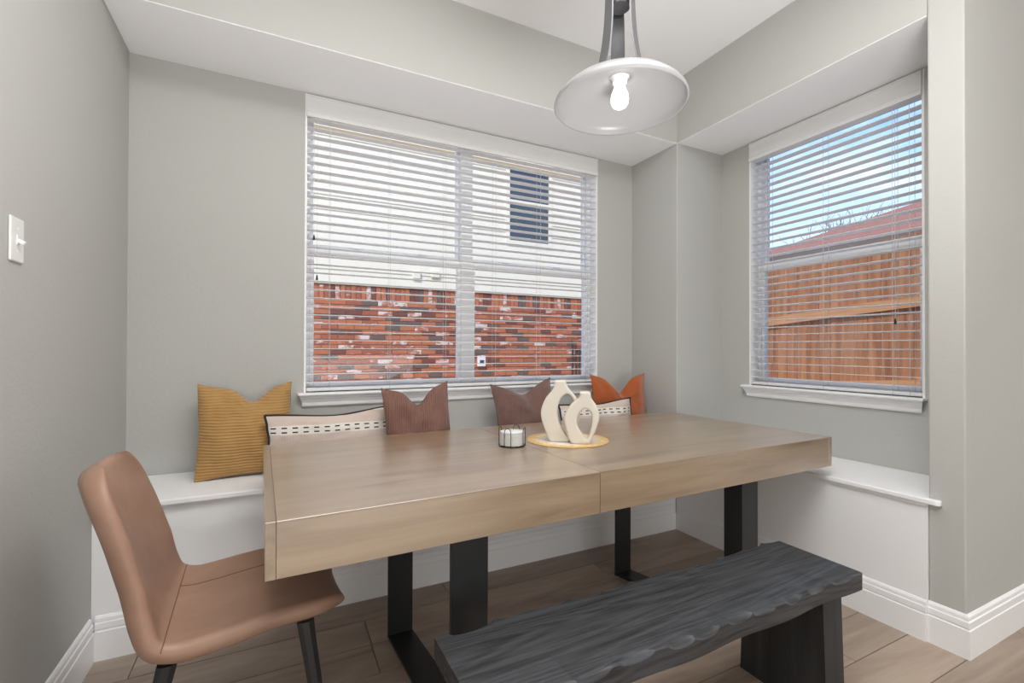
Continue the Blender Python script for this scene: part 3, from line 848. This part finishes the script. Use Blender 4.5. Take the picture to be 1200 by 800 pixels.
# ------------------------------------------------------------------ pendant lamp
PC = (1.465, -1.690, 1.849)
pd = thing('pendant_lamp', 'frosted glass bowl pendant on curved grey metal straps over the table', 'lamp', PC)
RR = 0.182
out_p = [(RR, 0.0), (RR * 0.985, 0.010), (RR * 0.93, 0.023), (RR * 0.82, 0.040), (RR * 0.66, 0.056), (RR * 0.46, 0.068), (RR * 0.26, 0.075), (0.028, 0.078)]
in_p = [(0.028, 0.073), (RR * 0.25, 0.070), (RR * 0.45, 0.063), (RR * 0.64, 0.051), (RR * 0.79, 0.036), (RR * 0.90, 0.020), (RR * 0.955, 0.009), (RR * 0.965, 0.0), (RR * 0.983, -0.004)]
m = MB(); m.loft([[(r * math.cos(2 * PI * k / 64), r * math.sin(2 * PI * k / 64), z) for k in range(64)] for r, z in out_p + in_p], loop=True)
m.build('shade', M['shade'], pd, smooth=True)
MB().lathe([(0.0005, 0.104), (0.03, 0.104), (0.034, 0.094), (0.034, 0.080), (0.027, 0.078), (0.022, 0.070), (0.019, 0.060), (0.0005, 0.060)], 28).build('socket', M['plastic'], pd, auto=40)
bl = MB().lathe([(0.0005, 0.062), (0.012, 0.062), (0.0135, 0.052), (0.014, 0.044), (0.018, 0.034), (0.0225, 0.022), (0.0245, 0.010), (0.023, -0.002), (0.018, -0.011), (0.010, -0.016), (0.0005, -0.0175)], 28, (0, 0, 0.006)).build('bulb', M['bulb'], pd, smooth=True)
bl.location = (0, 0, 0)
MB().lathe([(0.016, 0.0), (0.0195, 0.003), (0.0195, 0.008), (0.016, 0.011)], 24, (0, 0, 0.060), cap=False).build('bulb_collar', M['plastic'], pd, smooth=True)
PA = math.radians(-62)
for k in range(3):
    a = PA + k * 2 * PI / 3
    pts = catmull([(0.070, 0.070), (0.056, 0.105), (0.046, 0.155), (0.039, 0.215), (0.036, 0.28), (0.036, 0.345)], 6)
    m = MB(); rings = []
    for i, p in enumerate(pts):
        d = (pts[min(i + 1, len(pts) - 1)] - pts[max(i - 1, 0)]).normalized(); nn = Vector((d.y, -d.x)) * 0.0022
        wd = 0.024 - 0.010 * i / len(pts)
        def W(r, s, z): return (r * math.cos(a) - s * math.sin(a), r * math.sin(a) + s * math.cos(a), z)
        rings.append([W(p.x + nn.x, -wd, p.y + nn.y), W(p.x + nn.x, wd, p.y + nn.y), W(p.x - nn.x, wd, p.y - nn.y), W(p.x - nn.x, -wd, p.y - nn.y)])
    m.loft(rings)
    st = m.build('strap', M['steel'], pd, auto=40)
    c, s_ = math.cos(a), math.sin(a)
    MB().tube([(0.034 * c, 0.034 * s_, 0.292), (0.050 * c, 0.050 * s_, 0.292)], [0.0032, 0.0042], 10).build('thumb_screw', M['steel'], st)
MB().lathe([(0.0005, 0.27), (0.028, 0.27), (0.034, 0.285), (0.034, 0.345), (0.026, 0.36), (0.012, 0.375), (0.0005, 0.375)], 28).build('collar', M['steel'], pd, auto=40)
MB().lathe([(0.0065, 0.37), (0.0065, T - PC[2] - 0.02)], 14).build('rod', M['steel'], pd, smooth=True)
MB().lathe([(0.0005, T - PC[2] - 0.035), (0.03, T - PC[2] - 0.033), (0.062, T - PC[2] - 0.018), (0.066, T - PC[2] - 0.0005), (0.0005, T - PC[2] - 0.0005)], 32).build('canopy', M['steel'], pd, auto=40)

# ------------------------------------------------------------------ outside: neighbour's house behind the wide window
YN = 3.9
nb = thing('house', 'red brick and white siding house next door beyond the wide window', 'house', (3.2, YN, -0.2))
ox, oz = 3.2, -0.2
def nbx(x): return x - ox
ZB = 2.025 - oz      # top of the brickwork
MB().box(-6.5, 3.0, 0.012, 0.3, 0, ZB).build('mortar_wall', M['mortar'], nb)
bw, bh, gap = 0.197, 0.0572, 0.0095
bmeshes = [MB().box(-bw / 2, bw / 2, 0, 0.05, -bh / 2, bh / 2, 0.003, 1).mesh('brick', q) for q in BR]
sold = [MB().box(-bh / 2, bh / 2, 0, 0.05, -0.095, 0.095, 0.003, 1).mesh('brick', q) for q in BR]
rb = random.Random(11)
def pick():
    return rb.choices(range(5), (40, 22, 18, 12, 11))[0]
bricks = []
z = ZB - 0.1; x = -6.4
while x < 2.86:
    bricks.append((x, z, 'v', pick(), rb.uniform(-0.003, 0.003))); x += bh + gap
z = ZB - 0.2 - gap - bh / 2; r_ = 0
while z > 0.05:
    x = -6.4 + (bw + gap) / 2 * (r_ % 2)
    while x < 2.86:
        bricks.append((x, z, 'h', pick(), rb.uniform(-0.003, 0.003))); x += bw + gap
    z -= bh + gap; r_ += 1
camx, camy = 0.617, -2.72
def seen(b):
    X = b[0] + ox; Z = b[1] + oz
    return 0.9 < X < 5.5 and Z > 0.70
vis = [b for b in bricks if seen(b)]
vis.sort(key=lambda b: (0 if b[2] == 'h' else 0.6) + abs(b[0] + ox - 1.0) * 0.25)
near = set(id(b) for b in vis[:296])
rest = MB()
rest_m = []
for b in bricks:
    x, z, k, mi, dy = b
    if id(b) in near:
        link('brick', (bmeshes if k == 'h' else sold)[mi], nb, (x, dy, z))
    else:
        rest.mi = mi
        if k == 'h': rest.box(x - bw / 2, x + bw / 2, dy, dy + 0.05, z - bh / 2, z + bh / 2)
        else: rest.box(x - bh / 2, x + bh / 2, dy, dy + 0.05, z - 0.095, z + 0.095)
o = rest.build('brickwork', BR, nb); o['kind'] = 'stuff'
# lap siding above, one board per object
zt = ZB; lap = 0.195
win = (3.87, 4.585, 2.88, 4.06)
sid = {}
def board(x0, x1, z):
    k = round(x1 - x0, 3)
    if k not in sid:
        m = MB(); m.loft([[(-k / 2, -0.020, 0.0), (-k / 2, -0.008, lap + 0.012), (-k / 2, 0.02, lap + 0.012), (-k / 2, 0.02, 0.0)], [(k / 2, -0.020, 0.0), (k / 2, -0.008, lap + 0.012), (k / 2, 0.02, lap + 0.012), (k / 2, 0.02, 0.0)]])
        sid[k] = m.mesh('siding_board', M['siding'])
    link('siding_board', sid[k], nb, ((x0 + x1) / 2, 0, z))
while zt < 5.05:
    zw = zt + oz
    if zw + lap > win[2] - 0.06 and zw < win[3] + 0.02:
        board(-6.5, nbx(win[0]) - 0.06, zt); board(nbx(win[1]) + 0.06, 3.0, zt)
    else: board(-6.5, 3.0, zt)
    zt += lap
MB().box(-6.5, 3.0, 0.021, 0.3, ZB + 0.0, 5.3).build('wall_core', M['siding'], nb)
m = MB(); x0, x1, z0, z1 = nbx(win[0]), nbx(win[1]), win[2] - oz, win[3] - oz
m.box(x0 - 0.06, x0, -0.035, 0.02, z0 - 0.06, z1 + 0.06); m.box(x1, x1 + 0.06, -0.035, 0.02, z0 - 0.06, z1 + 0.06)
m.box(x0, x1, -0.035, 0.02, z0 - 0.06, z0); m.box(x0 - 0.06, x1 + 0.06, -0.034, 0.02, z1 + 0.06, z1 + 0.26); m.box(x0, x1, -0.035, 0.02, z1, z1 + 0.06)
wf = m.build('window_frame', M['siding'], nb)
zmid = (z0 + z1) / 2 + 0.03
MB().box(x0, x1, -0.028, 0.015, zmid - 0.022, zmid + 0.022).build('meeting_rail', M['siding'], wf)
MB().box(x0, x1, -0.010, 0.0, zmid + 0.022, z1).build('pane', M['darkpane'], wf)
MB().box(x0, x1, -0.005, 0.005, z0, zmid - 0.022).build('pane', M['darkpane'], wf)
MB().box(-6.5, 3.0, -0.042, -0.022, 4.225, 4.275).build('frieze_board', M['fascia'], nb)
m = MB(); m.box(-6.7, 3.1, -0.14, 0.3, 5.235, 5.26); m.build('eave_soffit', M['fascia'], nb)
MB().box(-6.7, 3.1, -0.165, -0.14, 5.215, 5.40).build('fascia', M['fascia'], nb)
MB().prism([(-0.22, 5.36), (-0.22, 5.42), (4.5, 8.0), (9.2, 5.42), (9.2, 5.36)], -6.8, 3.15, axis='x').build('roof', M['shingle_grey'], nb)
MB().box(-6.5, 3.0, 0.31, 9.0, 0, 5.35).build('house_body', M['siding'], nb)
MB().box(nbx(2.334), nbx(2.446), -0.05, -0.012, 2.165 - oz, 2.275 - oz, 0.006, 1).build('vent_cover', M['siding'], nb)
MB().box(nbx(2.61), nbx(2.73), -0.055, -0.012, 2.20 - oz, 2.30 - oz, 0.006, 1).build('vent_cover', M['siding'], nb)
ob = MB().box(nbx(3.336), nbx(3.463), -0.045, 0.0, 0.903 - oz, 1.065 - oz, 0.008, 2).build('outlet_cover', M['plastic'], nb)
MB().box(nbx(3.365), nbx(3.434), -0.050, -0.044, 0.955 - oz, 1.0 - oz, 0.003, 1).build('outlet_slot', M['steel'], ob)
m = MB()
for k in range(3): m.tube([(nbx(5.05 + 0.07 * k), -0.03, 0), (nbx(5.05 + 0.07 * k), -0.03, 1.28 - oz - 0.05 * k)], 0.016, 8)
m.build('conduit', M['darkpipe'], nb)

# ------------------------------------------------------------------ outside: cedar fence beyond the right window
XF = 7.0
fn = thing('fence', 'orange-brown cedar picket fence outside the right window', 'fence', (XF, 0, -0.2))
pk = []
for k in range(4):
    rr = random.Random(k)
    m = MB(); m.box(0, 0.018, -0.0665, 0.0665, 0, 2.78, 0.002, 1); pk.append(m.mesh('picket', M['cedar']))
y = -4.2; k = 0
while y < 7.0:
    dz = -0.08 * y
    link('picket', pk[k % 4], fn, (random.uniform(-0.004, 0.004), y, min(0.35, dz) - 0.1 + random.uniform(-0.01, 0.01)))
    y += 0.1425; k += 1
for zc, hgt in ((1.645 + 0.2, 0.062), (0.72 + 0.2, 0.05)):
    m = MB(); z0 = zc + 0.0; y0, y1 = -4.2, 7.0; sl = -0.081
    m.loft([[(-0.042, y_, z0 + (y_ - 0.8) * sl - hgt), (-0.001, y_, z0 + (y_ - 0.8) * sl - hgt), (-0.001, y_, z0 + (y_ - 0.8) * sl + hgt), (-0.042, y_, z0 + (y_ - 0.8) * sl + hgt)] for y_ in (y0, y1)])
    m.build('rail', M['cedar_rail'], fn)

# neighbour's roof beyond the fence
h2 = thing('house', 'red-brown roofed house rising behind the cedar fence', 'house', (12.0, 1.0, -0.2))
MB().box(0.4, 7, -6.0, 5.2, 0, 3.74).build('wall', M['mortar'], h2)
m = MB(); vs = [(0, -6.4, 3.75), (7.4, -6.4, 3.75), (7.4, 5.6, 3.75), (0, 5.6, 3.75), (3.7, -2.7, 5.35), (3.7, 1.9, 5.35)]
v = [m.bm.verts.new(q) for q in vs]
for q in ((0, 3, 5, 4), (1, 4, 5, 2), (0, 4, 1), (3, 2, 5), (0, 1, 2, 3)): m._f([v[i] for i in q])
m.build('roof', M['shingle'], h2)
MB().box(-0.03, 0.0, -6.4, 5.6, 3.62, 3.77).build('fascia', M['shingle_grey'], h2)

# bare tree
tr = thing('bare_tree', 'leafless tree with fine branches behind the red-brown roof', 'tree', (20.0, 6.5, -0.2))
tm = MB(); rt = random.Random(5)
def branch(p, d, ln, r, dep):
    q = p + d * ln
    mid = p.lerp(q, 0.5) + Vector((rt.uniform(-1, 1), rt.uniform(-1, 1), rt.uniform(-1, 1))) * ln * 0.06
    tm.tube([p, mid, q], [r, r * 0.85, r * 0.7], 5)
    if dep == 0: return
    for k in range(3 if dep > 2 else 2):
        nd = (d + Vector((rt.uniform(-0.8, 0.8), rt.uniform(-0.8, 0.8), rt.uniform(-0.1, 0.6)))).normalized()
        branch(p.lerp(q, rt.uniform(0.6, 1.0)), nd, ln * rt.uniform(0.6, 0.8), r * 0.6, dep - 1)
tm.tube([(0, 0, 0), (0.05, 0, 1.6), (0, 0.05, 3.0)], [0.2, 0.16, 0.14], 8)
tm.build('trunk', M['bark'], tr, smooth=True)
tm = MB()
for k in range(5):
    branch(Vector((0, 0.03, 2.6 + 0.1 * k)), Vector((rt.uniform(-0.7, 0.7), rt.uniform(-0.9, 0.9), 0.9)).normalized(), 1.5, 0.08, 5)
tm.build('branches', M['bark'], tr, smooth=True)

o = MB().box(-25, 60, -25, 60, -0.4, -0.2).build('ground', M['pale_yard']); o['kind'] = 'structure'
